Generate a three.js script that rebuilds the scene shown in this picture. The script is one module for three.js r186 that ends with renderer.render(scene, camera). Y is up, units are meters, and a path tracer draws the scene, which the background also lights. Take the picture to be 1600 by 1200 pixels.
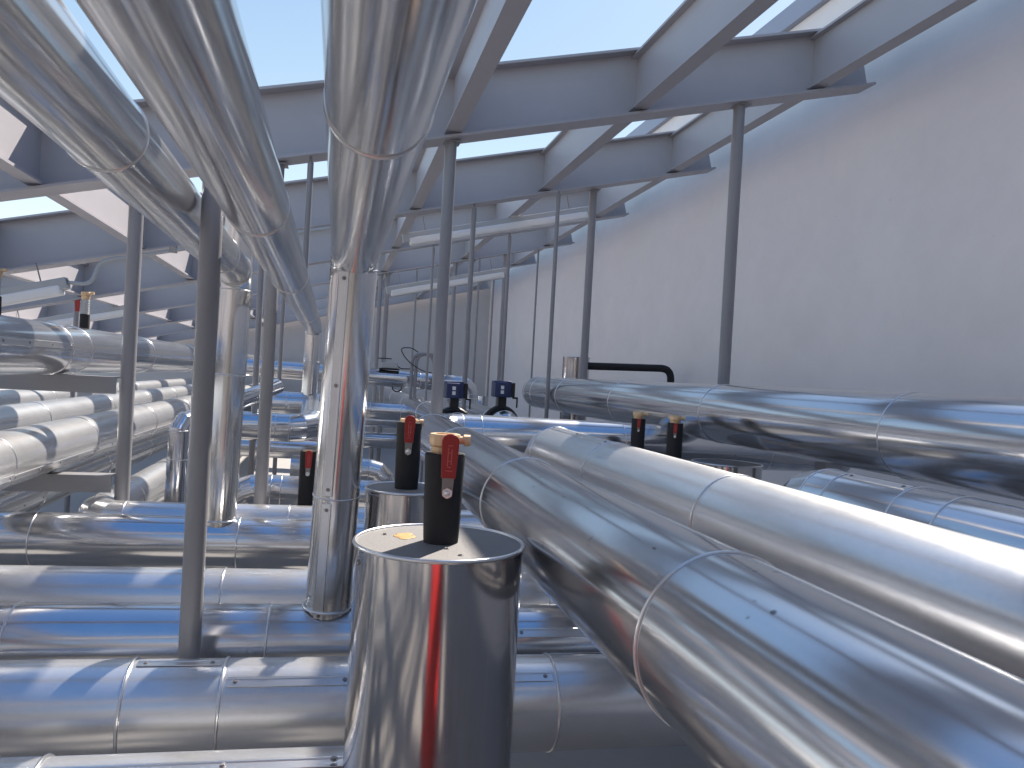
import * as THREE from 'three';
import { mergeGeometries, mergeVertices, toCreasedNormals } from 'three/addons/utils/BufferGeometryUtils.js';
import { RoundedBoxGeometry } from 'three/addons/geometries/RoundedBoxGeometry.js';

// ───────────────────────── camera, sky, sun, exposure ─────────────────────────
const scene = new THREE.Scene();
const V = (x, y, z) => new THREE.Vector3(x, y, z);
const EYE = 1.6;
const camera = new THREE.PerspectiveCamera(53.05, 4 / 3, 0.02, 400);
camera.rotation.order = 'YXZ';
camera.position.set(0, EYE, 0);
camera.rotation.set(THREE.MathUtils.degToRad(-0.45), THREE.MathUtils.degToRad(-12.9), THREE.MathUtils.degToRad(3.15));
const renderer = new THREE.WebGLRenderer({ antialias: true });
renderer.setSize(1024, 768);
renderer.toneMapping = THREE.LinearToneMapping;
renderer.toneMappingExposure = 2.05;
renderer.shadowMap.enabled = true;
const SUN = V(0.595, 1.0, -0.78).normalize();
function makeSky() {
  const w = 1024, h = 512, d = new Float32Array(w * h * 4), dir = V(0, 0, 0);
  for (let j = 0; j < h; j++) for (let i = 0; i < w; i++) {
    const phi = ((i + 0.5) / w - 0.5) * 2 * Math.PI, th = ((j + 0.5) / h - 0.5) * Math.PI;
    dir.set(Math.cos(th) * Math.cos(phi), Math.sin(th), Math.cos(th) * Math.sin(phi));
    const up = Math.max(dir.y, 0), t = Math.pow(1 - up, 1.6);
    const c = Math.max(dir.dot(SUN), 0);
    const glow = 0.135 * Math.pow(c, 5) + 0.45 * Math.pow(c, 40) + 1.0 * Math.pow(c, 400);
    let r = 0.042 + 0.305 * t + glow, g = 0.130 + 0.345 * t + glow * 0.95, b = 0.335 + 0.20 * t + glow * 0.85;
    const low = 0.38 * Math.pow(1 - up, 6); r += low; g += low * 0.93; b += low * 0.84;
    if (dir.y < 0) { const k = Math.min(1, -dir.y * 12); r += (0.30 - r) * k; g += (0.30 - g) * k; b += (0.29 - b) * k; }
    const o = 4 * (j * w + i); d[o] = r; d[o + 1] = g; d[o + 2] = b; d[o + 3] = 1;
  }
  const t = new THREE.DataTexture(d, w, h, THREE.RGBAFormat, THREE.FloatType);
  t.mapping = THREE.EquirectangularReflectionMapping; t.magFilter = t.minFilter = THREE.LinearFilter; t.needsUpdate = true;
  return t;
}
scene.background = makeSky();
scene.environment = scene.background;
scene.backgroundIntensity = 1.0; scene.environmentIntensity = 1.0;
const sun = new THREE.DirectionalLight(0xfff5e9, 4.7);
sun.position.copy(SUN).multiplyScalar(30); sun.target.position.set(0, 1, -5);
sun.position.add(sun.target.position);
sun.castShadow = true; sun.shadow.mapSize.set(4096, 4096); sun.shadow.radius = 1;
Object.assign(sun.shadow.camera, { left: -14, right: 14, top: 14, bottom: -14, near: 1, far: 70 });
scene.add(sun, sun.target);

// ───────────────────────── random, noise, textures ─────────────────────────
function rng(seed) { let s = seed >>> 0; return () => { s = (s + 0x6D2B79F5) | 0; let t = Math.imul(s ^ (s >>> 15), 1 | s); t = (t + Math.imul(t ^ (t >>> 7), 61 | t)) ^ t; return ((t ^ (t >>> 14)) >>> 0) / 4294967296; }; }
const rnd = rng(77);
function noiseGrid(n, seed) { const r = rng(seed), g = new Float32Array(n * n); for (let i = 0; i < n * n; i++) g[i] = r(); return g; }
function sample(g, nx, ny, x, y) {   // tileable value noise, x and y in 0..1
  const fx = x * nx, fy = y * ny, x0 = Math.floor(fx), y0 = Math.floor(fy), a = fx - x0, b = fy - y0;
  const sa = a * a * (3 - 2 * a), sb = b * b * (3 - 2 * b);
  const q = (i, j) => g[(((j % ny) + ny) % ny) * nx + (((i % nx) + nx) % nx)];
  return (q(x0, y0) * (1 - sa) + q(x0 + 1, y0) * sa) * (1 - sb) + (q(x0, y0 + 1) * (1 - sa) + q(x0 + 1, y0 + 1) * sa) * sb;
}
function layers(list, seed) { return list.map(([nx, ny, w], i) => { const r = rng(seed + 31 * i), g = new Float32Array(nx * ny); for (let k = 0; k < g.length; k++) g[k] = r(); return { nx, ny, w, g }; }); }
function tex(size, fn, srgb, repeat = 1) {
  const d = new Uint8Array(size * size * 4);
  for (let j = 0; j < size; j++) for (let i = 0; i < size; i++) {
    const c = fn(i / size, j / size, i, j), o = 4 * (j * size + i);
    const a = Array.isArray(c) ? c : [c, c, c];
    for (let k = 0; k < 3; k++) d[o + k] = Math.max(0, Math.min(255, Math.round(a[k] * 255)));
    d[o + 3] = 255;
  }
  const t = new THREE.DataTexture(d, size, size, THREE.RGBAFormat);
  t.wrapS = t.wrapT = THREE.RepeatWrapping; t.magFilter = THREE.LinearFilter; t.minFilter = THREE.LinearMipmapLinearFilter; t.generateMipmaps = true;
  if (srgb) t.colorSpace = THREE.SRGBColorSpace;
  t.repeat.set(repeat, repeat); t.needsUpdate = true;
  return t;
}
const sum = (L, x, y) => { let s = 0, w = 0; for (const l of L) { s += l.w * sample(l.g, l.nx, l.ny, x, y); w += l.w; } return s / w; };
// rolled sheet: streaks lie along u (the length of the pipe)
const streak = layers([[3, 160, 1], [6, 420, 0.8], [14, 60, 0.6]], 5);
const grain = layers([[230, 360, 1], [120, 160, 0.7], [40, 50, 0.25]], 9);
const cloud = layers([[4, 4, 1], [9, 9, 0.7], [22, 22, 0.5], [60, 60, 0.3]], 12);
const fleck = layers([[46, 60, 1], [110, 140, 0.6]], 21);
const roughPolished = tex(512, (x, y) => 0.62 + 0.26 * sum(streak, x, y) + 0.22 * (sum(cloud, x, y) - 0.4), false);
const roughDusty = tex(512, (x, y) => { const g = sum(grain, x, y), c = sum(cloud, x, y); return 0.80 + 0.14 * (g - 0.5) + 0.22 * (c - 0.45); }, false, 2);
const colPolished = tex(512, (x, y) => { const s = sum(streak, x, y), c = sum(cloud, x, y); const v = 0.96 + 0.05 * (s - 0.5) + 0.05 * (c - 0.5); return [v, v * 0.997, v * 0.992]; }, true);
const colMarked = tex(512, (x, y) => { const s = sum(streak, x, y), c = sum(cloud, x, y), f = sum(fleck, x, y); const v = 0.96 + 0.05 * (s - 0.5) + 0.06 * (c - 0.5) - (f > 0.885 ? 0.45 * Math.min(1, (f - 0.885) * 25) : 0); return [v, v * 0.997, v * 0.992]; }, true);
const colDusty = tex(512, (x, y) => { const g = sum(grain, x, y), c = sum(cloud, x, y); const v = 0.955 + 0.045 * (g - 0.5) + 0.06 * (c - 0.5); return [v, v * 0.996, v * 0.99]; }, true);
const paintTone = tex(512, (x, y) => { const c = sum(cloud, x, y), f = sum(fleck, x, y); const v = 0.965 + 0.05 * (c - 0.5) - (f > 0.93 ? 0.15 * Math.min(1, (f - 0.93) * 20) : 0); return [v, v, v]; }, true);
const paintRough = tex(256, (x, y) => 0.92 + 0.12 * (sum(cloud, x, y) - 0.5), false);
const grainBump = tex(512, (x, y) => sum(grain, x, y), false);

// ───────────────────────── materials ─────────────────────────
const M = {};
const mk = (name, o, physical) => { const m = physical ? new THREE.MeshPhysicalMaterial(o) : new THREE.MeshStandardMaterial(o); m.name = name; m.side = THREE.DoubleSide; M[name] = m; return m; };
const lin = (r, g, b) => new THREE.Color().setRGB(r, g, b);
mk('polished', { color: lin(0.64, 0.655, 0.69), metalness: 0.90, roughness: 0.20, map: colPolished, roughnessMap: roughPolished });
mk('marked', { color: lin(0.62, 0.635, 0.67), metalness: 0.90, roughness: 0.20, map: colMarked, roughnessMap: roughPolished });
mk('overhead', { color: lin(0.74, 0.735, 0.73), metalness: 0.88, roughness: 0.21, map: colPolished, roughnessMap: roughPolished });
mk('dusty', { color: lin(0.74, 0.745, 0.755), metalness: 0.76, roughness: 0.30, map: colDusty, roughnessMap: roughDusty });
mk('tank', { color: lin(0.56, 0.545, 0.545), metalness: 0.95, roughness: 0.16, map: colPolished, roughnessMap: roughPolished });
mk('bead', { color: lin(0.72, 0.72, 0.73), metalness: 1, roughness: 0.28 });
mk('screw', { color: lin(0.30, 0.29, 0.29), metalness: 1, roughness: 0.42 });
mk('lid', { color: lin(0.22, 0.214, 0.212), metalness: 0.1, roughness: 0.62, map: colDusty, bumpMap: grainBump, bumpScale: 0.0006 });
mk('steel', { color: lin(0.44, 0.42, 0.44), metalness: 0, roughness: 0.5, map: paintTone, roughnessMap: paintRough });
mk('post', { color: lin(0.28, 0.275, 0.285), metalness: 0, roughness: 0.42, map: paintTone, roughnessMap: paintRough });
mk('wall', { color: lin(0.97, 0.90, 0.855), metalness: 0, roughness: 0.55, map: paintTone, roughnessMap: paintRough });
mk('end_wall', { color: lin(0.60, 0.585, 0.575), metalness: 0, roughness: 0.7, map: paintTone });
mk('coping', { color: lin(0.34, 0.37, 0.45), metalness: 0, roughness: 0.45 });
mk('concrete', { color: lin(0.40, 0.385, 0.365), metalness: 0, roughness: 0.9, map: paintTone });
mk('backwall', { color: lin(0.15, 0.145, 0.14), metalness: 0, roughness: 0.85, map: paintTone });
mk('foam', { color: lin(0.014, 0.014, 0.016), metalness: 0, roughness: 0.75, bumpMap: grainBump, bumpScale: 0.0006 });
mk('brass', { color: lin(0.70, 0.50, 0.30), metalness: 0.35, roughness: 0.5 });
mk('red_lever', { color: lin(0.33, 0.018, 0.016), metalness: 0, roughness: 0.4 });
mk('lever_mark', { color: lin(0.52, 0.10, 0.09), metalness: 0, roughness: 0.45 });
mk('zinc', { color: lin(0.26, 0.255, 0.25), metalness: 1, roughness: 0.45 });
mk('red_paint', { color: lin(0.62, 0.02, 0.02), metalness: 0, roughness: 0.5 });
mk('white', { color: lin(0.78, 0.78, 0.76), metalness: 0, roughness: 0.45 });
mk('plastic', { color: lin(0.42, 0.43, 0.43), metalness: 0, roughness: 0.5 });
mk('navy', { color: lin(0.025, 0.04, 0.11), metalness: 0, roughness: 0.42 });
mk('black', { color: lin(0.012, 0.012, 0.013), metalness: 0, roughness: 0.5 });
mk('glue', { color: lin(0.55, 0.30, 0.10), metalness: 0, roughness: 0.5 });
mk('stain', { color: lin(0.10, 0.085, 0.03), metalness: 0, roughness: 0.7 });
mk('tile', { color: lin(0.45, 0.16, 0.07), metalness: 0, roughness: 0.8, map: paintTone });
mk('copper', { color: lin(0.36, 0.07, 0.05), metalness: 0.2, roughness: 0.5 });

// ───────────────────────── helpers ─────────────────────────
const used = new Map();
function numbered(n) { const k = used.get(n) || 0; used.set(n, k + 1); return k ? `${n}_${String(k).padStart(3, '0')}` : n; }
function shadow(o) { o.traverse(c => { if (c.isMesh) { c.castShadow = true; c.receiveShadow = true; } }); return o; }
function thing(name, label, category, pos, group) {
  const g = new THREE.Group(); g.name = numbered(name); if (pos) g.position.copy(pos);
  g.userData = { label, category }; if (group) g.userData.group = group; scene.add(g); return g;
}
function struct(name, geo, m) { const o = new THREE.Mesh(geo, m); o.name = name; o.userData.kind = 'structure'; scene.add(o); return shadow(o); }
function part(name, geo, m, parent) { const o = new THREE.Mesh(geo, m); o.name = name; parent.add(o); return shadow(o); }
// world-space geometry placed under a thing whose base is not the origin
function partW(name, geo, m, t) { const q = geo.clone(); const b = new THREE.Vector3(); for (let p = t; p && p !== scene; p = p.parent) b.add(p.position); q.translate(-b.x, -b.y, -b.z); return part(name, q, m, t); }
function box(w, h, d, x = 0, y = 0, z = 0, bev = 0) { const g = bev ? new RoundedBoxGeometry(w, h, d, 2, bev) : new THREE.BoxGeometry(w, h, d); g.translate(x, y, z); return g; }
function metreBox(w, h, d, x, y, z) {   // box with uv in metres
  const g = new THREE.BoxGeometry(w, h, d), uv = g.attributes.uv, s = [[d, h], [d, h], [w, d], [w, d], [w, h], [w, h]];
  for (let i = 0; i < uv.count; i++) { const [a, b] = s[Math.floor(i / 4)]; uv.setXY(i, uv.getX(i) * a * 0.6, uv.getY(i) * b * 0.6); }
  g.translate(x, y, z); return g;
}
function rod(a, b, r0, r1 = r0, seg = 20, caps = true) {
  const d = b.clone().sub(a), L = d.length(), g = new THREE.CylinderGeometry(r1, r0, L, seg, 1, !caps);
  const uv = g.attributes.uv; for (let i = 0; i < uv.count; i++) uv.setXY(i, uv.getX(i) * 0.3, uv.getY(i) * L * 0.5);
  g.applyQuaternion(new THREE.Quaternion().setFromUnitVectors(V(0, 1, 0), d.normalize())); g.translate((a.x + b.x) / 2, (a.y + b.y) / 2, (a.z + b.z) / 2); return g;
}
function wire(pts, r, seg = 40, rs = 8) { return new THREE.TubeGeometry(new THREE.CatmullRomCurve3(pts), seg, r, rs); }
function bendPipe(pts, r, bend, seg = 64, rs = 14) {   // tube with rounded corners
  const path = new THREE.CurvePath();
  let from = pts[0];
  for (let i = 1; i < pts.length - 1; i++) {
    const a = pts[i].clone().add(pts[i - 1].clone().sub(pts[i]).setLength(bend)), b = pts[i].clone().add(pts[i + 1].clone().sub(pts[i]).setLength(bend));
    path.add(new THREE.LineCurve3(from, a)); path.add(new THREE.QuadraticBezierCurve3(a, pts[i], b)); from = b;
  }
  path.add(new THREE.LineCurve3(from, pts[pts.length - 1]));
  return new THREE.TubeGeometry(path, seg, r, rs);
}

// ---- sheet-metal clad pipes ----
// skin of one length between two (possibly mitred) planes
function skin(a, b, N, r, planeA, planeB, o) {
  const t = b.clone().sub(a), L = t.length(); t.normalize();
  const B = t.clone().cross(N).normalize();
  const seg = o.seg || 72, nS = o.plain ? 1 : Math.max(2, Math.ceil(L / (o.step || 0.05)));
  const pos = [], uv = [], idx = [], p = V(0, 0, 0), e = o.wob ?? 1, ph = o.ph || [0, 0, 0, 0, 0, 0];
  for (let j = 0; j <= nS; j++) for (let i = 0; i <= seg; i++) {
    const th = (i / seg) * 2 * Math.PI, s = (o.s0 || 0) + (L * j) / nS;
    let rr = r;
    if (!o.plain) rr += r * e * (0.0040 * Math.sin(2 * th + ph[0] + 0.16 * Math.sin(1.1 * s + ph[3])) + 0.0026 * Math.sin(3 * th + ph[1] + 0.18 * Math.sin(1.6 * s + ph[4])) + 0.0015 * Math.sin(5 * th + ph[2] + 0.22 * Math.sin(1.3 * s + ph[5])) + 0.0009 * Math.sin(9 * th + ph[4]) + 0.00065 * Math.sin(14 * th + ph[5]) + 0.0003 * Math.sin(23 * th + ph[3]) + (o.ripple || 0) * (0.00045 * Math.sin(17 * th + ph[0]) + 0.00036 * Math.sin(27 * th + ph[1]) + 0.00022 * Math.sin(37 * th + ph[5]))
      + 0.0005 * Math.min(e, 1) * Math.sin(3.1 * s + 2 * th + ph[1]) * Math.sin(7.3 * s + th + ph[2]));
    p.copy(N).multiplyScalar(Math.cos(th)).addScaledVector(B, Math.sin(th)).multiplyScalar(rr);
    let q = p.clone().add(a).addScaledVector(t, (L * j) / nS);
    if (j === 0 && planeA) { const k = a.clone().sub(q).dot(planeA) / t.dot(planeA); q.addScaledVector(t, k); }
    if (j === nS && planeB) { const k = b.clone().sub(q).dot(planeB) / t.dot(planeB); q.addScaledVector(t, k); }
    pos.push(q.x, q.y, q.z); uv.push(s + (o.u0 || 0), (th * r) + (o.v0 || 0));
  }
  const w = seg + 1;
  for (let j = 0; j < nS; j++) for (let i = 0; i < seg; i++) { const k = j * w + i; idx.push(k, k + 1, k + w, k + 1, k + w + 1, k + w); }
  const g = new THREE.BufferGeometry();
  g.setAttribute('position', new THREE.Float32BufferAttribute(pos, 3)); g.setAttribute('uv', new THREE.Float32BufferAttribute(uv, 2)); g.setIndex(idx);
  g.computeVertexNormals();
  // weld the normals where the sheet closes round the pipe; orient outward
  const n = g.attributes.normal;
  for (let j = 0; j <= nS; j++) { const k0 = j * w, k1 = j * w + seg, v = V(n.getX(k0) + n.getX(k1), n.getY(k0) + n.getY(k1), n.getZ(k0) + n.getZ(k1)).normalize(); n.setXYZ(k0, v.x, v.y, v.z); n.setXYZ(k1, v.x, v.y, v.z); }
  return g;
}
function ring(c, t, r, m) { const g = new THREE.TorusGeometry(r, m, 8, 64); g.applyQuaternion(new THREE.Quaternion().setFromUnitVectors(V(0, 0, 1), t)); g.translate(c.x, c.y, c.z); return g; }
const screwGeo = (() => { const a = new THREE.CylinderGeometry(0.0036, 0.0042, 0.0032, 6); a.translate(0, 0.0016, 0); const b = new THREE.CylinderGeometry(0.0062, 0.0066, 0.0012, 14); const g = mergeGeometries([a, b]); return g; })();
function screw(parent, at, n, s = 1) {
  const o = part('screw', screwGeo, M.screw, parent); o.scale.setScalar(s);
  const b = new THREE.Vector3(); for (let p = parent; p && p !== scene; p = p.parent) b.add(p.position);
  o.position.copy(at).sub(b); o.quaternion.setFromUnitVectors(V(0, 1, 0), n); return o;
}
let pipeSeed = 1;
// pts: corners of the centre line; o: { r, bend, gores, seams:[metres along each straight run], mat, lap:[{run, from, to, ang, n}], near }
function pipeRun(name, label, pts, o, group, category = 'pipe') {
  const r = o.r, mat = M[o.mat || 'polished'], base = pts[0].clone();
  const R = rng(1000 + 17 * pipeSeed++);
  const t = thing(name, label, category, base, group);
  // expand corners to short mitred gores
  const line = [{ p: pts[0], run: 0 }]; const runs = [];
  const bend = o.bend ?? r * 1.3, ng = o.gores ?? 3;
  let start = pts[0], segs = [];
  for (let i = 1; i < pts.length; i++) {
    const end = pts[i];
    if (i === pts.length - 1) { segs.push({ a: start, b: end, straight: true }); break; }
    const d0 = end.clone().sub(start).normalize(), d1 = pts[i + 1].clone().sub(end).normalize();
    const ang = Math.acos(Math.max(-1, Math.min(1, d0.dot(d1)))), cut = bend * Math.tan(ang / 2);
    if (ang < 0.02 || bend <= 0) { segs.push({ a: start, b: end, straight: true }); start = end; continue; }
    const A = end.clone().addScaledVector(d0, -cut), Bp = end.clone().addScaledVector(d1, cut);
    segs.push({ a: start, b: A, straight: true });
    const inward = d1.clone().sub(d0.clone().multiplyScalar(d0.dot(d1))).normalize();
    const C = A.clone().addScaledVector(inward, bend);
    let prev = A; const poly = [];
    for (let k = 1; k <= ng; k++) {   // corners of a polygon round the arc
      const a1 = (ang * k) / ng; poly.push(C.clone().addScaledVector(inward, -bend * Math.cos(a1)).addScaledVector(d0, bend * Math.sin(a1)));
    }
    for (const q of poly) { segs.push({ a: prev, b: q, straight: false, corner: i }); prev = q; }
    start = Bp;
  }
  segs.forEach(s => { s.t = s.b.clone().sub(s.a).normalize(); });
  const plane = segs.map((s, i) => i ? s.t.clone().add(segs[i - 1].t).normalize() : null);
  let N = Math.abs(segs[0].t.y) > 0.9 ? V(0, 0, 1) : V(0, 1, 0);
  N.addScaledVector(segs[0].t, -N.dot(segs[0].t)).normalize();
  let run = 0, elbow = null, elbowGeos = [];
  const flush = () => { if (elbowGeos.length) { partW('elbow', mergeGeometries(elbowGeos), mat, t); elbowGeos = []; } };
  segs.forEach((s, i) => {
    if (i) { const q = new THREE.Quaternion().setFromUnitVectors(segs[i - 1].t, s.t); N.applyQuaternion(q); N.addScaledVector(s.t, -N.dot(s.t)).normalize(); }
    const pa = plane[i] || null, pb = plane[i + 1] || null, L = s.a.distanceTo(s.b);
    if (!s.straight) { elbowGeos.push(skin(s.a, s.b, N, r * 1.004, pa, pb, { plain: true, seg: 72, s0: 0 })); return; }
    flush();
    const cuts = [0, ...((o.seams && o.seams[run]) || []).filter(c => c > 0.02 && c < L - 0.02), L];
    for (let c = 0; c < cuts.length - 1; c++) {
      const a = s.a.clone().addScaledVector(s.t, cuts[c]), b = s.a.clone().addScaledVector(s.t, cuts[c + 1]);
      const ph = Array.from({ length: 6 }, () => R() * 6.28), rr = r * (1 + (c % 2 ? 0.006 : 0));
      const g = skin(a, b, N, rr, c === 0 ? pa : null, c === cuts.length - 2 ? pb : null, { seg: o.seg || 72, step: o.step || 0.05, wob: o.wob ?? 0.4, ripple: o.ripple || 0, ph, s0: cuts[c], u0: R() * 5, v0: R() * 5 });
      const cl = partW('cladding', g, mat, t);
      cl.userData.run = undefined; delete cl.userData.run;
      if (o.lap !== undefined && o.lap !== null) {   // lengthways lap with its screws
        const ang = typeof o.lap === 'function' ? o.lap(run, c) : Array.isArray(o.lap) ? o.lap[(c + run) % o.lap.length] : o.lap;
        if (ang !== null && cuts[c + 1] - cuts[c] > 0.12) {
          const Bn = s.t.clone().cross(N).normalize(), n = N.clone().multiplyScalar(Math.cos(ang)).addScaledVector(Bn, Math.sin(ang)), e = s.t.clone().cross(n).normalize();
          const m = 0.012, l0 = a.clone().addScaledVector(s.t, m), l1 = b.clone().addScaledVector(s.t, -m), len = l0.distanceTo(l1);
          const flat = new RoundedBoxGeometry(0.0024, 0.030, len, 2, 0.0010); flat.translate(-0.0006, 0.011, 0);
          const strip = mergeGeometries([new RoundedBoxGeometry(0.0056, 0.0075, len, 2, 0.0024), flat]);
          strip.applyMatrix4(new THREE.Matrix4().makeBasis(n, e, s.t)); const mid = l0.clone().add(l1).multiplyScalar(0.5).addScaledVector(n, rr + 0.0004); strip.translate(mid.x, mid.y, mid.z);
          partW('lap_seam', strip, M.bead, t);
          const count = Math.max(2, Math.round(len / 0.28) + 1);
          for (let k = 0; k < count; k++) screw(t, l0.clone().addScaledVector(s.t, 0.02 + (len - 0.04) * k / (count - 1)).addScaledVector(n, rr + 0.0012).addScaledVector(e, 0.011), n, o.screw || 1);
        }
      }
    }
    for (let c = 1; c < cuts.length - 1; c++) partW('seam_bead', ring(s.a.clone().addScaledVector(s.t, cuts[c]), s.t, r * 1.003 + 0.0005, o.bead || 0.0032), M.bead, t);
    if (pa) partW('seam_bead', ring(s.a.clone(), s.t, r * 1.004, o.bead || 0.003), M.bead, t);
    if (pb) partW('seam_bead', ring(s.b.clone(), s.t, r * 1.004, o.bead || 0.003), M.bead, t);
    run++;
  });
  flush();
  if (o.capEnd) { const s = segs[segs.length - 1]; const g = new THREE.CircleGeometry(r, 48); g.applyQuaternion(new THREE.Quaternion().setFromUnitVectors(V(0, 0, 1), s.t)); g.translate(s.b.x, s.b.y, s.b.z); partW('end_cap', g, mat, t); }
  if (o.capStart) { const s = segs[0]; const g = new THREE.CircleGeometry(r, 48); g.applyQuaternion(new THREE.Quaternion().setFromUnitVectors(V(0, 0, 1), s.t)); g.translate(s.a.x, s.a.y, s.a.z); partW('end_cap', g, mat, t); }
  if (o.collar) for (const [c, n, rr] of o.collar) partW('collar', ring(c, n, rr, 0.005), M.bead, t);
  return t;
}
function spaced(from, to, step) { const a = []; for (let s = from; s < to; s += step) a.push(s); return a; }

// ───────────────────────── large structure ─────────────────────────
const roofY = x => EYE + 1.167 + 0.248 * x;               // underside of the roof steel
const SL = Math.atan(0.248), BH = 0.375, FW = 0.17, Z0 = -2.22, DZ = 2.08;
const beamZ = k => Z0 - DZ * k;
struct('ground', (() => { const g = new THREE.PlaneGeometry(600, 600, 1, 1); g.rotateX(-Math.PI / 2); const uv = g.attributes.uv; for (let i = 0; i < uv.count; i++) uv.setXY(i, uv.getX(i) * 400, uv.getY(i) * 400); return g; })(), M.concrete);
{
  const w = thing('side_wall', 'tall plain pale grey wall along the pipe run with roof beams meeting its top', 'wall', V(3.3, 0, 0));
  partW('panel', metreBox(0.14, 4.42, 24.2, 3.37, 2.21, -5.0), M.wall, w);
  partW('coping', metreBox(0.30, 0.16, 24.2, 3.40, 4.502, -5.0), M.coping, w);
}
{
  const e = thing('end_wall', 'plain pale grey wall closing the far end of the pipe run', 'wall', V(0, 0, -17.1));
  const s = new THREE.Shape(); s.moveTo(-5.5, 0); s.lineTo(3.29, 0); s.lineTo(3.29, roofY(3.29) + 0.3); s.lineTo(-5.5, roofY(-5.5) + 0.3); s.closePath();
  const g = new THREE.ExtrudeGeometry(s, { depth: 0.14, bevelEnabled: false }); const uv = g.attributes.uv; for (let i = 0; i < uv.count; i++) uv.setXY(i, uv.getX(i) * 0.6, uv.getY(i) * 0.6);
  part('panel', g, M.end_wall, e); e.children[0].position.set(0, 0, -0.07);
  const b = thing('back_wall', 'dull grey wall closing the pipe run behind the viewpoint', 'wall', V(0, 0, 7.2));
  partW('panel', metreBox(8.9, 4.4, 0.2, -1.15, 2.2, 7.2), M.backwall, b);
  const p = thing('parapet_wall', 'low grey parapet along the open low side of the roof', 'wall', V(-5.6, 0, -5));
  partW('panel', metreBox(0.2, 0.6, 24.4, -5.6, 0.3, -5), M.wall, p);
}
function iBeam(len, h, fw) {   // along +x, origin at the middle of the underside; three parts
  const tf = 0.014, tw = 0.010;
  return {
    bottom_flange: metreBox(len, tf, fw, 0, tf / 2, 0),
    web: metreBox(len, h - 2 * tf, tw, 0, h / 2, 0),
    top_flange: metreBox(len, tf, fw, 0, h - tf / 2, 0),
  };
}
const ordinal = ['first', 'second', 'third', 'fourth', 'fifth', 'sixth', 'seventh', 'eighth', 'ninth', 'tenth'];
const lanes = [2.80, 1.64, 0.562, -1.50, -2.50, -3.5, -4.6];
{
  const x0 = -5.0, x1 = 3.19, len = (x1 - x0) / Math.cos(SL), geo = iBeam(len, BH, FW);
  for (let k = -3; k <= 7; k++) {
    const label = k < 1 ? `grey steel roof beam crossing overhead ${['just before the first beam in view', 'above the viewpoint', 'behind the viewpoint', 'farthest behind the viewpoint'][-k]}` : `grey steel roof beam crossing overhead, ${ordinal[k - 1]} one in view from the viewpoint`;
    const t = thing('roof_beam', label, 'beam', V((x0 + x1) / 2, roofY((x0 + x1) / 2), beamZ(k)), 'roof beams');
    t.rotation.z = SL;
    for (const n in geo) part(n, geo[n], M.steel, t);
    if (k === 1) { const o = part('stiffener', metreBox(0.055, BH - 0.03, FW / 2 - 0.008, 0, BH / 2, FW / 4 + 0.003), M.steel, t); o.position.x = (-0.70 - (x0 + x1) / 2) / Math.cos(SL); }
  }
  const pgeo = iBeam(DZ - 0.012, 0.325, 0.088); for (const n in pgeo) pgeo[n].rotateY(Math.PI / 2);
  for (let k = -3; k < 7; k++) lanes.forEach((x, i) => {
    const where = k >= 1 ? `${ordinal[k - 1]} bay beyond the nearest roof beam` : k === 0 ? 'bay before the nearest roof beam' : ['', 'bay overhead', 'bay behind the viewpoint', 'rearmost bay'][-k];
    const t = thing('roof_purlin', `grey purlin, ${where}, ${i === 0 ? 'next to the side wall' : ordinal[i] + ' from the wall'}`, 'purlin', V(x, roofY(x) + 0.030, beamZ(k) - DZ / 2), 'roof purlins');
    for (const n in pgeo) part(n, pgeo[n], M.steel, t);
  });
}

// ───────────────────────── posts and hangers ─────────────────────────
function post(x, y0, z, r, top, label, hang) {
  const t = thing(hang ? 'hanger_rod' : 'support_post', label, hang ? 'rod' : 'post', V(x, y0, z), hang ? 'thin hanger rods' : 'round support posts');
  partW('tube', rod(V(x, y0, z), V(x, top - (hang ? 0.03 : 0.008), z), r, r, hang ? 12 : 32), M.post, t);
  if (hang) { partW('eye_bolt', rod(V(x, top - 0.03, z), V(x, top + 0.004, z), r * 0.45, r * 0.45, 8), M.screw, t); }
  else partW('head_plate', box(r * 3.0, 0.008, r * 3.0, x, top - 0.004, z, 0.002), M.post, t);
  return t;
}
const rY = x => roofY(x) - 0.002;
post(-0.353, 0, -2.245, 0.029, rY(-0.356), 'thick grey post in front of the left riser, foot behind the nearest cross pipes');
post(-1.047, 0, -4.32, 0.036, rY(-1.047), 'grey post at the left carrying two side brackets under the pipes');
post(0.560, 0, -4.31, 0.034, rY(0.560), 'grey post directly behind the nearest red-levered valve');
post(2.31, 0, -4.3, 0.036, rY(2.31), 'grey post close to the side wall behind the wall-side pipe');
post(-0.36, 0, -4.32, 0.034, rY(-0.36), 'grey post just right of the left riser, ending behind the bright cross pipe');
post(2.118, 0, -6.46, 0.034, rY(2.118), 'grey post passing the capped tank behind the wall-side pipe');
post(-0.618, 0, -6.40, 0.024, rY(-0.618), 'slim grey post between the left riser and the post beside it');
post(0.615, 0, -10.54, 0.032, rY(0.615), 'distant grey post just right of the middle riser, thicker one of two');
post(1.515, 0, -10.5, 0.030, rY(1.515), 'distant grey post close behind the post of the nearest valve');
post(1.755, 0, -10.58, 0.034, rY(1.755), 'distant grey post above the first navy valve actuator');
post(2.227, 0, -10.54, 0.034, rY(2.227), 'distant grey post above the second navy valve actuator');
post(0.517, 0, -10.5, 0.028, rY(0.517), 'distant grey post hugging the edge of the middle riser');
post(-0.58, 0, -8.46, 0.022, rY(-0.58), 'distant slim grey post left of the thin riser');
post(-2.55, 0, -8.46, 0.026, rY(-2.55), 'distant short-looking grey post above the upper left pipe, left one of two');
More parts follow.
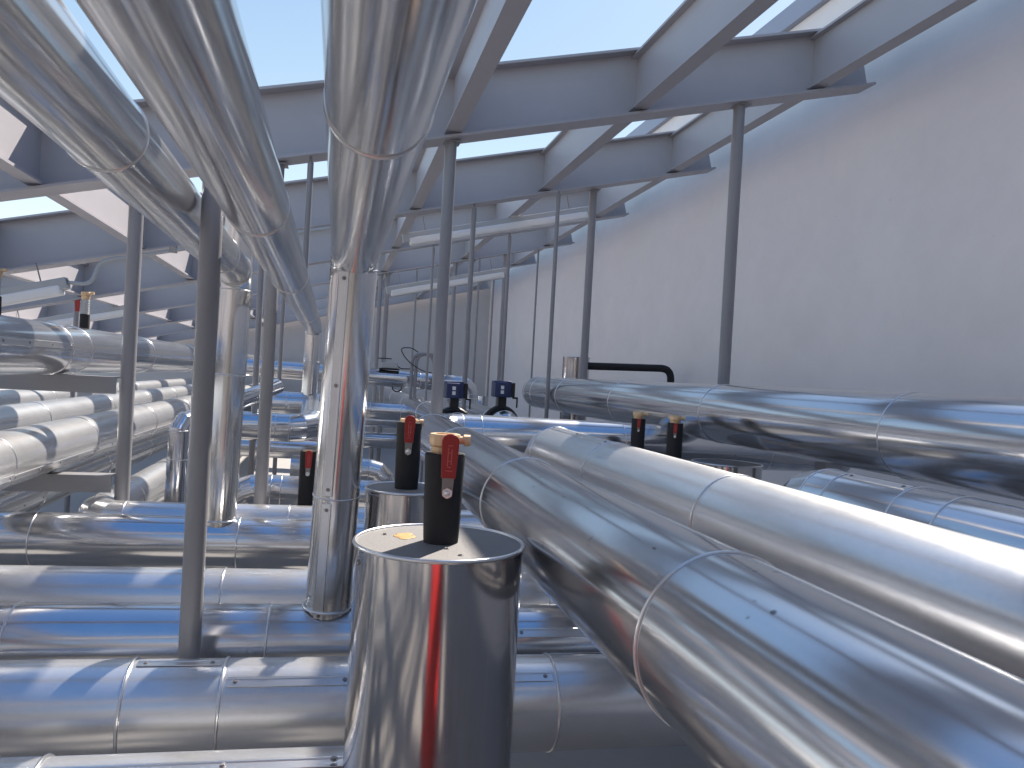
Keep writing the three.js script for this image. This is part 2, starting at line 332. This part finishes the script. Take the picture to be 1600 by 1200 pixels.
post(-2.62, 0, -10.54, 0.034, rY(-2.62), 'distant short-looking grey post above the upper left pipe, right one of two');
post(-0.19, 1.99, -4.26, 0.016, rY(-0.19), 'thin hanger rod ending above the overhead pipe between the risers', true);
post(1.048, 0.3, -6.34, 0.022, rY(1.048), 'hanger rod falling left of the first navy actuator', true);
post(1.757, 0.3, -6.30, 0.018, rY(1.757), 'thin hanger rod crossing in front of the wall-side pipe end', true);
post(1.81, 0.3, -8.42, 0.020, rY(1.81), 'thin hanger rod falling past the second navy actuator', true);
post(2.68, 0.3, -10.5, 0.014, rY(2.68), 'thinnest hanger rod in front of the side wall', true);
post(0.995, 0.3, -10.48, 0.014, rY(0.995), 'thin distant hanger rod left of the gooseneck pipes', true);
post(0.968, 0.3, -8.42, 0.014, rY(0.968), 'thin hanger rod rising through the gooseneck pipes', true);
post(1.85, 0.3, -10.48, 0.015, rY(1.85), 'thin distant hanger rod right of the first navy actuator', true);
post(2.476, 0.3, -12.6, 0.016, rY(2.476), 'thin distant hanger rod between the two navy actuators', true);
{
  const bracket = (y0, y1, xa, label) => {
    const t = thing('pipe_bracket', label, 'bracket', V(-1.08, y0, -4.3));
    partW('front_leg', box(-1.085 - xa, y1 - y0, 0.006, (-1.085 + xa) / 2, (y0 + y1) / 2, -4.262), M.post, t);
    partW('top_leg', box(-1.085 - xa, 0.006, 0.09, (-1.085 + xa) / 2, y1 - 0.003, -4.311), M.post, t);
  };
  bracket(1.408, 1.494, -2.5, 'grey steel angle bracket under the upper left pipe');
  bracket(0.905, 0.992, -2.1, 'short grey steel angle bracket low on the left post');
  const sp = thing('square_post', 'short grey square post behind the small round tank under the wall-side pipe', 'post', V(2.25, 0, -3.15));
  partW('tube', box(0.09, 1.30, 0.09, 2.25, 0.65, -3.15, 0.006), M.post, sp);
}

// ───────────────────────── pipes ─────────────────────────
const TILT = 0.016;                                         // cross pipes fall slightly towards the wall
function cross(name, label, y, z, r, xa, xb, o, group) {
  const P = x => V(x, y - TILT * (x + 0.3), z);
  return pipeRun(name, label, [P(xa), P(xb)], { r, ...o }, group);
}
const at = (xa, list) => list.map(x => x - xa);
cross('cross_pipe', 'silver cross pipe at the bottom edge meeting the near round tank', 0.717, -1.555, 0.125, -2.2, 0.15, { mat: 'dusty', seams: [at(-2.2, [-1.5, -0.495])], lap: 0.15, step: 0.04, bead: 0.0042 }, 'silver cross pipes');
cross('cross_pipe', 'silver cross pipe with two sunlit seams nearest the bottom left', 0.717, -2.055, 0.125, -2.4, 3.1, { mat: 'dusty', seams: [at(-2.4, [-1.6, -0.455, -0.235, 0.62, 1.7])], lap: [-0.9, -0.9, 0.0, 0.55, -0.55], step: 0.04, bead: 0.0042 }, 'silver cross pipes');
cross('cross_pipe', 'blue-reflecting cross pipe that carries the middle riser', 0.717, -2.53, 0.125, -2.4, 3.1, { mat: 'polished', seams: [at(-2.4, [-0.885, -0.165, 0.6, 1.8])], lap: [0.85, null, null, 0.9], step: 0.04 }, 'silver cross pipes');
cross('cross_pipe', 'narrow-looking cross pipe with a sunlit right half behind the middle riser foot', 0.717, -2.965, 0.125, -2.6, 3.1, { mat: 'dusty', seams: [at(-2.6, [-1.4, -0.36, 0.85, 1.8])], step: 0.05 }, 'silver cross pipes');
cross('cross_pipe', 'long silver cross pipe that carries the left riser', 0.715, -3.955, 0.125, -3.0, 3.1, { mat: 'polished', seams: [at(-3.0, [-1.31, -0.42, 0.9, 1.9])], step: 0.05 }, 'silver cross pipes');
pipeRun('elbow_pipe', 'thin-looking silver pipe turning back with an elbow at the far left behind the cross pipes', [V(3.0, 0.74, -4.14), V(-1.14, 0.785, -4.14), V(-1.14, 0.80, -16.8)], { r: 0.1, bend: 0.16, gores: 4, mat: 'dusty', seams: [[1.2, 2.4, 3.2], spaced(0.5, 12, 1.1)], step: 0.08 });

const S = 0.62;
pipeRun('front_pipe', 'big front pipe running from the lower right corner to an elbow', [V(0.497, 1.275, 3.0), V(0.497, 1.275, -4.08), V(3.0, 1.255, -4.08)], { r: 0.118, bend: 0.17, gores: 4, mat: 'marked', seams: [[1.1, 2.5, 3.89, 4.94, 6.0], [0.10, 0.9, 1.8]], step: 0.035, seg: 120, wob: 0.34, ripple: 0.8, bead: 0.0022 });
pipeRun('sunlit_pipe', 'bright sunlit pipe beside the big front pipe, ending in a downward elbow', [V(0.966, 1.275, 3.0), V(0.966, 1.275, -3.42), V(0.966, 0.2, -3.42)], { r: 0.118, bend: 0.15, gores: 4, mat: 'dusty', seams: [[1.3, 2.9, 4.70, 5.55], []], lap: [null, null, null, null, -0.3], step: 0.035, seg: 120, wob: 0.34, ripple: 0.8, bead: 0.0022 });
pipeRun('wall_pipe', 'pipe along the side wall with a rounded far end', [V(1.925, 1.4775, 3.0), V(1.925, 1.4775, -7.42), V(3.25, 1.46, -7.42)], { r: 0.147, bend: 0.17, gores: 5, mat: 'polished', seams: [[1.3, 2.6, 3.93, 5.24, 6.55, 7.87, 9.15, 10.0], []], step: 0.06, seg: 80, wob: 0.34, bead: 0.0026 });
pipeRun('low_wall_pipe', 'partly hidden lower pipe under the wall pipe, with a downward elbow', [V(1.475, 1.262, 3.0), V(1.475, 1.262, -2.2), V(1.475, 0.2, -2.2)], { r: 0.115, bend: 0.15, gores: 4, mat: 'polished', seams: [[1.3, 2.6, 4.53, 4.68, 4.95], []], lap: [null, null, null, null, -0.35, null], step: 0.05, bead: 0.0022 });

const cBase = V(0.012, 0.80, -2.53), cTop = V(0.038, 1.956, -2.40);
pipeRun('overhead_pipe', 'nearest overhead pipe dropping into the thick middle riser', [V(0.038, 1.956, 3.0), cTop, cBase], { r: 0.071, bend: 0.055, gores: 2, mat: 'overhead', seams: [[1.0, 2.7, 4.05], [0.71]], lap: run => run ? 3.4 : null, step: 0.04, seg: 144, wob: 0.7, ripple: 1.5, bead: 0.0024, collar: [[V(0.0125, 0.838, -2.528), V(0.03, 1, 0.06).normalize(), 0.076]] });
const aBase = V(-0.520, 0.80, -3.95), aTop = V(-0.497, 2.29, -3.95);
const A = pipeRun('overhead_pipe', 'left overhead pipe ending against the side of the left riser', [V(-0.352, 1.985, 3.0), V(-0.499, 2.045, -3.9)], { r: 0.076, mat: 'overhead', seams: [[1.2, 3.2, 4.60, 6.34]], step: 0.04, seg: 144, wob: 0.7, ripple: 1.5, bead: 0.0024 });
pipeRun('riser_pipe', 'left riser with a flat capped top standing on the long cross pipe', [aBase, aTop], { r: 0.080, mat: 'overhead', seams: [[0.74, 1.15]], lap: [null, 3.05, 3.1], step: 0.05, wob: 0.8, capEnd: true, collar: [[V(-0.5195, 0.836, -3.95), V(0, 1, 0), 0.082], [V(-0.499, 2.044, -3.868), V(0, 0, 1), 0.079]] });
pipeRun('overhead_pipe', 'overhead pipe between the other two, dropping into a thin far riser', [V(-0.178, 1.968, 3.0), V(-0.214, 1.955, -7.06), V(-0.222, 1.22, -7.06)], { r: 0.071, bend: 0.06, gores: 2, mat: 'overhead', seams: [[1.3, 3.0, 4.84, 6.19, 8.2], [0.25]], step: 0.05, seg: 144, wob: 0.7, ripple: 1.5, bead: 0.0024 });

// bank of pipes on the left
pipeRun('left_pipe', 'sunlit left pipe under the upper left pipe, nearest of its bank', [V(-1.41, 1.12, 2), V(-1.41, 1.12, -16.9)], { r: 0.125, mat: 'dusty', seams: [[1.5, 2.8, 4.2, 5.6, 6.75, 8.2, 9.6, 11, 12.4, 14]], lap: [1.95, 1.9], step: 0.09 });
pipeRun('left_pipe', 'left pipe with sun patches, second of its bank', [V(-2.06, 1.12, 2), V(-2.06, 1.12, -16.9)], { r: 0.125, mat: 'dusty', seams: [[1.5, 2.8, 4.6, 6.2, 8, 9.6, 11, 12.4, 14]], step: 0.1 });
pipeRun('left_pipe', 'left pipe farthest out in its bank, just under the bracket', [V(-2.86, 1.12, 2), V(-2.86, 1.12, -16.9)], { r: 0.125, mat: 'dusty', seams: [[1.5, 3.8, 5.6, 7.2, 8.8, 10.6, 12.4, 14]], step: 0.1 });
pipeRun('left_pipe', 'shaded lower left pipe below the sunlit left pipe', [V(-1.69, 0.80, -4.22), V(-1.69, 0.80, -16.9)], { r: 0.125, mat: 'polished', capStart: true, seams: [[0.6, 1.9, 3.2, 4.9, 6.4, 8, 10]], lap: [1.6, null], step: 0.1 });
pipeRun('left_pipe', 'dark low pipe deep in the left bank behind the shaded lower left pipe', [V(-2.15, 0.62, -4.3), V(-2.15, 0.62, -16.9)], { r: 0.15, mat: 'polished', capStart: true, seams: [[1.4, 3.2, 5, 7]], step: 0.15 });
pipeRun('left_pipe', 'low pipe in the left bank lowest beside the elbow pipe', [V(-1.42, 0.52, -4.6), V(-1.42, 0.52, -16.9)], { r: 0.14, mat: 'polished', capStart: true, seams: [[1.4, 3.2, 5, 7]], step: 0.15 });
pipeRun('upper_left_pipe', 'upper left pipe lying on the bracket, blue on top', [V(-1.38, 1.62, 2), V(-1.38, 1.62, -16.9)], { r: 0.125, mat: 'polished', seams: [[1.5, 3.2, 4.5, 6.15, 6.45, 7.9, 9.6, 11.2, 13]], lap: [null, null, null, 1.35, null], step: 0.08 });
pipeRun('elbow_riser', 'small riser with a mitred elbow left of the thick post', [V(-0.873, 0.2, -4.72), V(-0.858, 1.235, -4.72), V(-0.40, 1.45, -5.6)], { r: 0.056, bend: 0.05, gores: 1, mat: 'polished', seams: [[0.83], []], step: 0.1 });

// farther pipes seen between the risers
pipeRun('branch_pipe', 'blue-topped branch pipe turning back with a sunlit elbow', [V(-0.95, 1.125, -6.2), V(-0.17, 1.115, -6.2), V(-0.17, 1.25, -6.95)], { r: 0.110, bend: 0.16, gores: 3, mat: 'polished', seams: [[0.25, 0.52], []], capStart: true, step: 0.08 });
pipeRun('branch_pipe', 'branch pipe under the thin far riser', [V(-0.62, 1.262, -7.06), V(0.24, 1.249, -7.06)], { r: 0.112, mat: 'polished', seams: [[0.21, 0.55]], capStart: true, step: 0.08 });
pipeRun('far_pipe', 'far cross pipe at eye level with a wire loop below', [V(-1.1, 1.56, -9.4), V(1.62, 1.485, -9.4), V(1.62, 0.9, -9.4)], { r: 0.1, bend: 0.12, gores: 3, mat: 'polished', seams: [[0.4, 1.2, 2.1], [0.05]], capStart: true, step: 0.12 });
pipeRun('far_pipe', 'far cross pipe a little below eye level behind the second valve', [V(-0.1, 1.155, -9.0), V(1.25, 1.12, -9.0)], { r: 0.097, mat: 'polished', seams: [[0.5, 0.85, 1.1]], capEnd: true, step: 0.12 });
pipeRun('far_pipe', 'thin bright far cross pipe, middle of the stack', [V(-0.3, 0.965, -10.0), V(1.5, 0.935, -10.0)], { r: 0.072, mat: 'polished', seams: [[0.7]], step: 0.15 });
pipeRun('far_pipe', 'low far cross pipe with blue stripe, lower in the stack', [V(-0.3, 0.72, -10.0), V(1.5, 0.69, -10.0)], { r: 0.1, mat: 'polished', seams: [[0.7]], step: 0.15 });
pipeRun('far_pipe', 'dark short cross pipe with a downward elbow behind the second valve', [V(-0.3, 0.82, -6.1), V(0.40, 0.805, -6.1), V(0.40, 0.1, -6.1)], { r: 0.1, bend: 0.12, gores: 3, mat: 'polished', seams: [[0.5], [0.2]], step: 0.12 });
pipeRun('far_pipe', 'grey-blue cross pipe seen low between the posts', [V(-0.95, 0.85, -7.3), V(-0.1, 0.83, -7.3)], { r: 0.085, mat: 'polished', seams: [[0.4]], step: 0.15 });
pipeRun('valve_pipe', 'far pipe with the first navy actuator, bending down', [V(0.93, 0.2, -5.72), V(0.93, 1.19, -5.72), V(0.93, 1.19, -16.9)], { r: 0.118, bend: 0.14, gores: 4, mat: 'polished', seams: [[], [0.55, 2, 4, 6]], step: 0.2 });
pipeRun('valve_pipe', 'far pipe with the second navy actuator, bending down', [V(1.34, 0.2, -5.9), V(1.34, 1.215, -5.9), V(1.34, 1.215, -16.9)], { r: 0.118, bend: 0.14, gores: 4, mat: 'polished', seams: [[], [0.4, 2, 4, 6]], step: 0.2 });
pipeRun('back_pipe', 'far short vertical pipe between the two navy actuators', [V(1.60, 0.3, -8.4), V(1.60, 1.38, -8.4)], { r: 0.055, mat: 'polished', seams: [[0.9]], capEnd: true, step: 0.2 });
pipeRun('corrugated_elbow', 'ribbed silver elbow low behind the bright cross pipe', [V(-0.62, 0.2, -4.95), V(-0.62, 0.83, -4.95), V(0.3, 0.80, -4.95)], { r: 0.1, bend: 0.2, gores: 7, mat: 'polished', seams: [[], [0.06, 0.12, 0.3]], step: 0.1 });
for (const [y, w] of [[0.842, 'upper'], [0.792, 'lower']]) { const t = thing('thin_pipe', `thin dark red pipe running across low between the posts, ${w} of two`, 'pipe', V(-0.98, y, -8.2)); partW('tube', rod(V(-0.98, y, -8.2), V(0.1, y - 0.02, -8.2), 0.014, 0.014, 10), M.copper, t); }

// ───────────────────────── round tanks and valves ─────────────────────────
function drum(name, label, x, z, top, r, bottom, o = {}) {
  const t = thing(name, label, 'tank', V(x, bottom, z), o.group);
  const R = rng(500 + Math.round(x * 1000)), ph = Array.from({ length: 6 }, () => R() * 6.28);
  partW('shell', skin(V(x, bottom, z), V(x, top - 0.001, z), V(0, 0, 1), r, null, null, { seg: 180, step: 0.03, wob: 0.35, ripple: 1, ph }), M[o.mat || 'tank'], t);
  const lid = new THREE.CylinderGeometry(r - 0.003, r - 0.003, 0.003, 96); const uv = lid.attributes.uv; const n = lid.attributes.position; for (let i = 0; i < uv.count; i++) uv.setXY(i, n.getX(i) * 1.5, n.getZ(i) * 1.5); lid.translate(x, top - 0.0035, z);
  partW('lid', lid, M[o.lid || 'lid'], t);
  const rim = new THREE.TorusGeometry(r + 0.0005, 0.0042, 10, 128); rim.rotateX(Math.PI / 2); rim.translate(x, top - 0.0025, z);
  partW('rim', rim, M.bead, t);
  return t;
}
const d1x = 0.208, d1z = -1.45, d1t = 1.284, d1r = 0.158;
const D1 = drum('round_tank', 'large round silver tank in front with a red reflection down its side', d1x, d1z, d1t, d1r, 0.60);
{
  for (const [dx, dz] of [[0.004, 0.062], [0.022, 0.112], [-0.10, -0.06]]) screw(D1, V(d1x + dx, d1t - 0.002, d1z + dz), V(0, 1, 0), 0.9);
  screw(D1, V(d1x - 0.1505, d1t - 0.03, d1z + 0.047), V(-0.953, 0, 0.3).normalize(), 1.1);
  // crust of yellow glue and a brown smear
  const blob = (cx, cy, cz, n, w, h, m, name, seed) => {
    const R = rng(seed), parts = [];
    for (let i = 0; i < 16; i++) { const g = new THREE.SphereGeometry(1, 10, 6); const s = 0.18 + 0.3 * R(); g.scale(w * s, 0.0012, h * s); g.translate((R() - 0.5) * w * 1.3, 0, (R() - 0.5) * h * 1.3); parts.push(g); }
    const g = mergeGeometries(parts); g.applyQuaternion(new THREE.Quaternion().setFromUnitVectors(V(0, 1, 0), n)); g.translate(cx, cy, cz); partW(name, g, m, D1);
  };
  blob(d1x - 0.057, d1t - 0.0018, d1z - 0.045, V(0, 1, 0), 0.028, 0.030, M.glue, 'glue_crust', 3);
  const sa = -0.40; blob(d1x + Math.sin(sa) * d1r, 0.873, d1z + Math.cos(sa) * d1r, V(Math.sin(sa), 0, Math.cos(sa)), 0.034, 0.016, M.stain, 'brown_smear', 8);
  const fl = thing('pipe_saddle', 'small folded silver saddle where the bottom cross pipe meets the near tank', 'saddle', V(0.05, 0.83, -1.44));
  const c = ring(V(0.062, 0.712, -1.555), V(1, -TILT, 0).normalize(), 0.128, 0.006); partW('band', c, M.bead, fl);
  screw(fl, V(0.035, 0.842, -1.52), V(0, 1, 0.15).normalize(), 1.2);
}
drum('round_tank', 'smaller round silver tank behind the front tank', 0.248, -2.53, 1.222, 0.135, 0.60, {});
drum('round_tank', 'round silver tank with a dull lid under the wall pipe', 1.868, -3.4, 1.248, 0.165, 0.2, {});
drum('round_tank', 'small silver tank half hidden behind the right-hand black valve sleeve', 1.60, -3.45, 1.232, 0.055, 0.2, {});
{
  const t = drum('round_tank', 'small upright silver tank behind the wall pipe feeding a black pipe', 2.2, -6.95, 1.83, 0.125, 1.2, { lid: 'overhead' });
  const p = thing('black_pipe', 'black foam-covered pipe from the small tank bending down at the wall', 'pipe', V(2.31, 1.75, -6.9));
  partW('sleeve', bendPipe([V(2.31, 1.752, -6.95), V(3.17, 1.775, -6.95), V(3.17, 0.4, -6.95)], 0.036, 0.11), M.foam, p);
}
const leverShape = (() => {   // lever in its own plane, pivot at the origin, grip upwards
  const s = new THREE.Shape(); s.moveTo(-0.0125, 0.030); s.lineTo(-0.0155, 0.098); s.quadraticCurveTo(-0.015, 0.112, 0, 0.113); s.quadraticCurveTo(0.015, 0.112, 0.0155, 0.098); s.lineTo(0.0125, 0.030); s.closePath(); return s;
})();
const gripGeo = new THREE.ExtrudeGeometry(leverShape, { depth: 0.006, bevelEnabled: true, bevelSize: 0.0016, bevelThickness: 0.0016, bevelSegments: 3, curveSegments: 10 });
const armGeo = (() => { const s = new THREE.Shape(); s.moveTo(-0.0115, 0.032); s.lineTo(0.0115, 0.032); s.lineTo(0.010, 0.006); s.quadraticCurveTo(0.011, -0.010, 0, -0.0115); s.quadraticCurveTo(-0.011, -0.010, -0.010, 0.006); s.closePath(); return new THREE.ExtrudeGeometry(s, { depth: 0.0025, bevelEnabled: true, bevelSize: 0.0006, bevelThickness: 0.0006, bevelSegments: 2 }); })();
const nutGeo = (() => { const a = new THREE.CylinderGeometry(0.0105, 0.0105, 0.009, 6); a.rotateX(Math.PI / 2); a.translate(0, 0, 0.0065); const b = new THREE.SphereGeometry(0.006, 12, 8); b.scale(1, 1, 0.7); b.translate(0, 0, 0.011); return mergeGeometries([a, b]); })();
const markGeo = (() => { const list = []; for (const [x, y, w, h] of [[-0.0035, 0.070, 0.0022, 0.036], [0.0035, 0.070, 0.0022, 0.030], [0, 0.092, 0.009, 0.002], [0, 0.050, 0.007, 0.002], [0, 0.043, 0.013, 0.0016], [0, 0.078, 0.005, 0.0016], [0, 0.062, 0.005, 0.0016]]) list.push(box(w, h, 0.0016, x, y, 0.0080)); return mergeGeometries(list); })();
function sleeveGeo(r, h, seed, taper) {
  const R = rng(seed), pts = [V(0, 0, 0)]; const list = [];
  for (let i = 0; i <= 14; i++) { const f = i / 14; list.push(new THREE.Vector2(r * (taper[0] + (taper[1] - taper[0]) * f) * (1 + 0.02 * Math.sin(5 * f + R() * 0.8)), h * f)); }
  list.push(new THREE.Vector2(r * taper[1] * 0.93, h + 0.003), new THREE.Vector2(r * 0.60, h + 0.002), new THREE.Vector2(r * 0.58, h - 0.02));
  return new THREE.LatheGeometry(list, 40);
}
const brassGeo = (() => {
  const L = [[0.018, -0.02], [0.024, -0.004], [0.0255, 0.004], [0.0255, 0.014], [0.0235, 0.016], [0.0285, 0.018], [0.0295, 0.022], [0.0295, 0.036], [0.028, 0.039], [0.0195, 0.039], [0.0195, 0.028], [0, 0.028]].map(p => new THREE.Vector2(...p));
  return toCreasedNormals(new THREE.LatheGeometry(L, 28), 0.6);
})();
function valve(label, x, y, z, r, h, o = {}) {
  const t = thing('ball_valve', label, 'valve', V(x, y, z), 'black-sleeved ball valves');
  t.rotation.y = o.turn || 0;
  part('foam_sleeve', sleeveGeo(r, h, 40 + Math.round(x * 100), o.taper || [0.86, 1.04]), M.foam, t);
  const b = part('brass_body', brassGeo, M.brass, t); b.position.set(o.bx ?? -0.002, h, -0.002);
  if (o.sunk) b.position.y -= o.sunk;
  const side = part('brass_plug', (() => { const a = rod(V(0.02, 0, 0), V(0.044, 0.001, 0), 0.0075, 0.0075, 16), c = rod(V(0.036, 0, 0), V(0.048, 0.001, 0), 0.0115, 0.0105, 8); return mergeGeometries([a, c]); })(), M.brass, t); side.position.set(b.position.x, b.position.y + 0.028, 0.004);
  const k = o.k || 1, lever = new THREE.Group(); lever.name = 'lever'; lever.position.set(o.lx ?? 0, h * (o.ly ?? 0.60), r * 1.02); lever.scale.setScalar(k); lever.rotation.z = o.lean ?? -0.02; t.add(lever);
  part('grip', gripGeo, M.red_lever, lever); part('arm', armGeo, M.zinc, lever); part('nut', nutGeo, M.bead, lever); part('raised_mark', markGeo, M.lever_mark, lever);
  return t;
}
valve('black-sleeved ball valve with red lever and pale brass top on the large front tank', d1x + 0.002, d1t - 0.002, d1z, 0.038, 0.166, { ly: 0.60, k: 0.95, lx: 0.006, turn: -0.12, taper: [0.86, 1.03] });
valve('black-sleeved ball valve with red lever on the smaller tank behind the front tank', 0.243, 1.220, -2.53, 0.040, 0.215, { ly: 0.58, k: 1.02, sunk: 0.026, turn: -0.1, taper: [0.93, 1.05] });
valve('black-sleeved ball valve with red lever low behind the middle riser', -0.128, 0.62, -4.5, 0.047, 0.50, { ly: 0.76, k: 1.15, sunk: 0.03, turn: 0.03, taper: [0.98, 1.0] });
valve('black-sleeved ball valve with red-brown lever in front of the wall pipe, left of two', 1.565, 1.00, -3.8, 0.037, 0.42, { ly: 0.86, k: 0.55, turn: -0.35, taper: [0.95, 1.0] });
valve('black-sleeved ball valve with red-brown lever in front of the wall pipe, right of two', 1.588, 1.00, -3.4, 0.038, 0.425, { ly: 0.86, k: 0.55, turn: -0.42, taper: [0.95, 1.0] });
function airVent(label, x, y, z, s) {
  const t = thing('air_vent', label, 'valve', V(x, y, z));
  part('foam_sleeve', sleeveGeo(0.032 * s, 0.10 * s, 9, [1, 1]), M.foam, t);
  const tube = part('threaded_tube', (() => { const L = []; for (let i = 0; i <= 40; i++) L.push(new THREE.Vector2((0.024 + (i % 4 < 2 ? 0.003 : 0)) * s, (0.09 + 0.0030 * i) * s)); return new THREE.LatheGeometry(L, 20); })(), M.plastic, t);
  const b = part('brass_body', brassGeo, M.brass, t); b.scale.setScalar(s * 1.1); b.position.y = 0.215 * s; 
  part('brass_plug', rod(V(0.02 * s, 0.25 * s, 0), V(0.052 * s, 0.252 * s, 0), 0.010 * s, 0.010 * s, 10), M.brass, t);
  const g = part('grip', gripGeo, M.red_lever, t); g.scale.setScalar(s * 0.95); g.position.set(-0.045 * s, 0.09 * s, 0.012);
  return t;
}
airVent('brass air vent with a ribbed neck and red lever on the upper left pipe', -1.38, 1.742, -4.72, 0.80);
airVent('brass air vent at the left edge on the upper left pipe', -1.38, 1.742, -3.56, 0.74);

// ───────────────────────── actuators, lights, wires ─────────────────────────
function actuator(label, x, y, z) {
  const t = thing('valve_actuator', label, 'actuator', V(x, y, z), 'navy valve actuators');
  part('ring_body', (() => { const g = new THREE.TorusGeometry(0.135, 0.022, 12, 48); g.scale(1, 1, 1.8); return g; })(), M.black, t);
  part('neck', box(0.07, 0.10, 0.06, 0.0, 0.19, 0, 0.006), M.black, t);
  part('housing', box(0.15, 0.135, 0.11, -0.01, 0.29, 0.01, 0.012), M.navy, t);
  part('cover', box(0.105, 0.12, 0.05, -0.03, 0.285, 0.085, 0.01), M.navy, t);
  for (const dy of [0.012, -0.026]) part('display_plate', box(0.026, 0.028, 0.003, -0.022, 0.292 + dy, 0.1115), M.white, t);
  part('side_box', box(0.035, 0.12, 0.09, 0.082, 0.285, 0.0, 0.006), M.black, t);
  part('hand_crank', mergeGeometries([rod(V(0.09, 0.22, 0), V(0.135, 0.22, 0), 0.008, 0.008, 8), rod(V(0.13, 0.22, 0), V(0.13, 0.14, 0), 0.007, 0.007, 8)]), M.black, t);
}
actuator('navy valve actuator left of two, just left of the far hanger rod', 0.93, 1.19, -6.1);
actuator('navy valve actuator right of two, with a black side crank', 1.34, 1.215, -6.2);
function battenLight(label, xa, xb, y0, y1, z) {
  const a = V(xa, y0, z), b = V(xb, y1, z), d = b.clone().sub(a), L = d.length(), ang = Math.atan2(d.y, d.x);
  const t = thing('batten_light', label, 'light fitting', a.clone().add(b).multiplyScalar(0.5), 'unlit batten light fittings'); t.rotation.z = ang;
  part('body', box(L, 0.06, 0.075, 0, 0.02, 0, 0.008), M.plastic, t);
  part('diffuser', box(L * 0.94, 0.075, 0.10, 0, -0.035, 0, 0.02), M.white, t);
  for (const s of [-1, 1]) { part('end_cap', box(L * 0.06, 0.075, 0.085, s * L * 0.47, 0.002, 0, 0.006), M.plastic, t); part('hook', rod(V(s * L * 0.38, 0.05, 0), V(s * L * 0.38, 0.19, 0), 0.005, 0.005, 6), M.zinc, t); }
  return t;
}
battenLight('white batten light hung under the second beam at the left edge', -3.35, -1.95, 1.72, 2.11, -6.25);
battenLight('long white batten light between beams right of the middle riser', 0.55, 2.42, 2.86, 3.32, -7.4);
battenLight('far white batten light behind the post of the nearest valve', 0.55, 2.05, 2.58, 2.95, -9.6);
battenLight('small far white batten light at the left beyond the second post', -3.6, -2.35, 1.84, 2.15, -9.6);
{
  const t = thing('conduit', 'thin grey conduit bending down from the second beam to the left batten light', 'conduit', V(-1.95, 2.12, -6.25));
  partW('tube', bendPipe([V(-1.95, 2.12, -6.25), V(-1.80, 2.12, -6.25), V(-1.745, roofY(-1.745) - 0.035, -6.27), V(0.3, roofY(0.3) - 0.035, -6.27)], 0.014, 0.06, 80, 10), M.plastic, t);
  for (const x of [-1.25, -0.5]) partW('clip', box(0.05, 0.05, 0.05, x, roofY(x) - 0.025, -6.28, 0.004), M.screw, t);
}
for (const [dx, l] of [[0, 'left'], [0.05, 'right']]) {
  const t = thing('gooseneck_pipe', `thin grey gooseneck pipe rising past the far eye-level pipe, ${l} of two`, 'pipe', V(0.87 + dx, 0.9, -9.15));
  partW('tube', bendPipe([V(0.87 + dx, 0.9, -9.15), V(0.87 + dx, 1.82, -9.15), V(1.12 + dx, 1.83, -9.15), V(1.16 + dx, 1.4, -9.15)], 0.020, 0.12), M.post, t);
}
{
  const t = thing('flow_meter', 'small grey device with wires on top of the far eye-level pipe', 'sensor', V(0.62, 1.62, -9.35));
  part('case', box(0.20, 0.07, 0.08, 0.0, 0.05, 0, 0.01), M.plastic, t); part('foot', box(0.24, 0.02, 0.09, 0, 0.005, 0, 0.004), M.black, t); part('lid', box(0.16, 0.012, 0.07, -0.06, 0.13, 0, 0.003), M.black, t); part('stem', rod(V(-0.06, 0.08, 0), V(-0.06, 0.128, 0), 0.012, 0.012, 8), M.plastic, t);
  part('wire', wire([V(0.09, 0.05, 0), V(0.14, 0.02, 0.02), V(0.25, 0.02, 0.03), V(0.34, 0.0, 0.05)], 0.007), M.black, t);
  const w = thing('loose_wire', 'thin loose wire curling up beside the gooseneck pipes', 'wire', V(0.85, 1.6, -9.1));
  partW('strand', wire([V(1.25, 1.60, -9.1), V(1.02, 1.62, -9.1), V(0.86, 1.70, -9.1), V(0.76, 1.80, -9.1), V(0.735, 1.87, -9.1), V(0.85, 1.885, -9.1), V(0.93, 1.84, -9.1)], 0.006, 60), M.black, w);
  const h = thing('wire_loop', 'black wire loop hanging below the far eye-level pipe', 'wire', V(0.72, 1.42, -9.32));
  const g = new THREE.TorusGeometry(0.055, 0.008, 8, 24, Math.PI); g.rotateZ(Math.PI); g.translate(0.72, 1.415, -9.32); partW('loop', g, M.black, h);
}
// stands behind the viewpoint: what the front tank mirrors as a red stripe
{
  const t = thing('red_standpipe', 'red painted vertical standpipe behind the viewpoint', 'pipe', V(-0.13, 0, 0.72));
  partW('tube', rod(V(-0.13, 0, 0.72), V(-0.13, 0.84, 0.72), 0.31, 0.31, 48), M.red_paint, t);
  partW('flange', rod(V(-0.13, 0, 0.72), V(-0.13, 0.03, 0.72), 0.38, 0.38, 48), M.red_paint, t);
}
renderer.render(scene, camera);
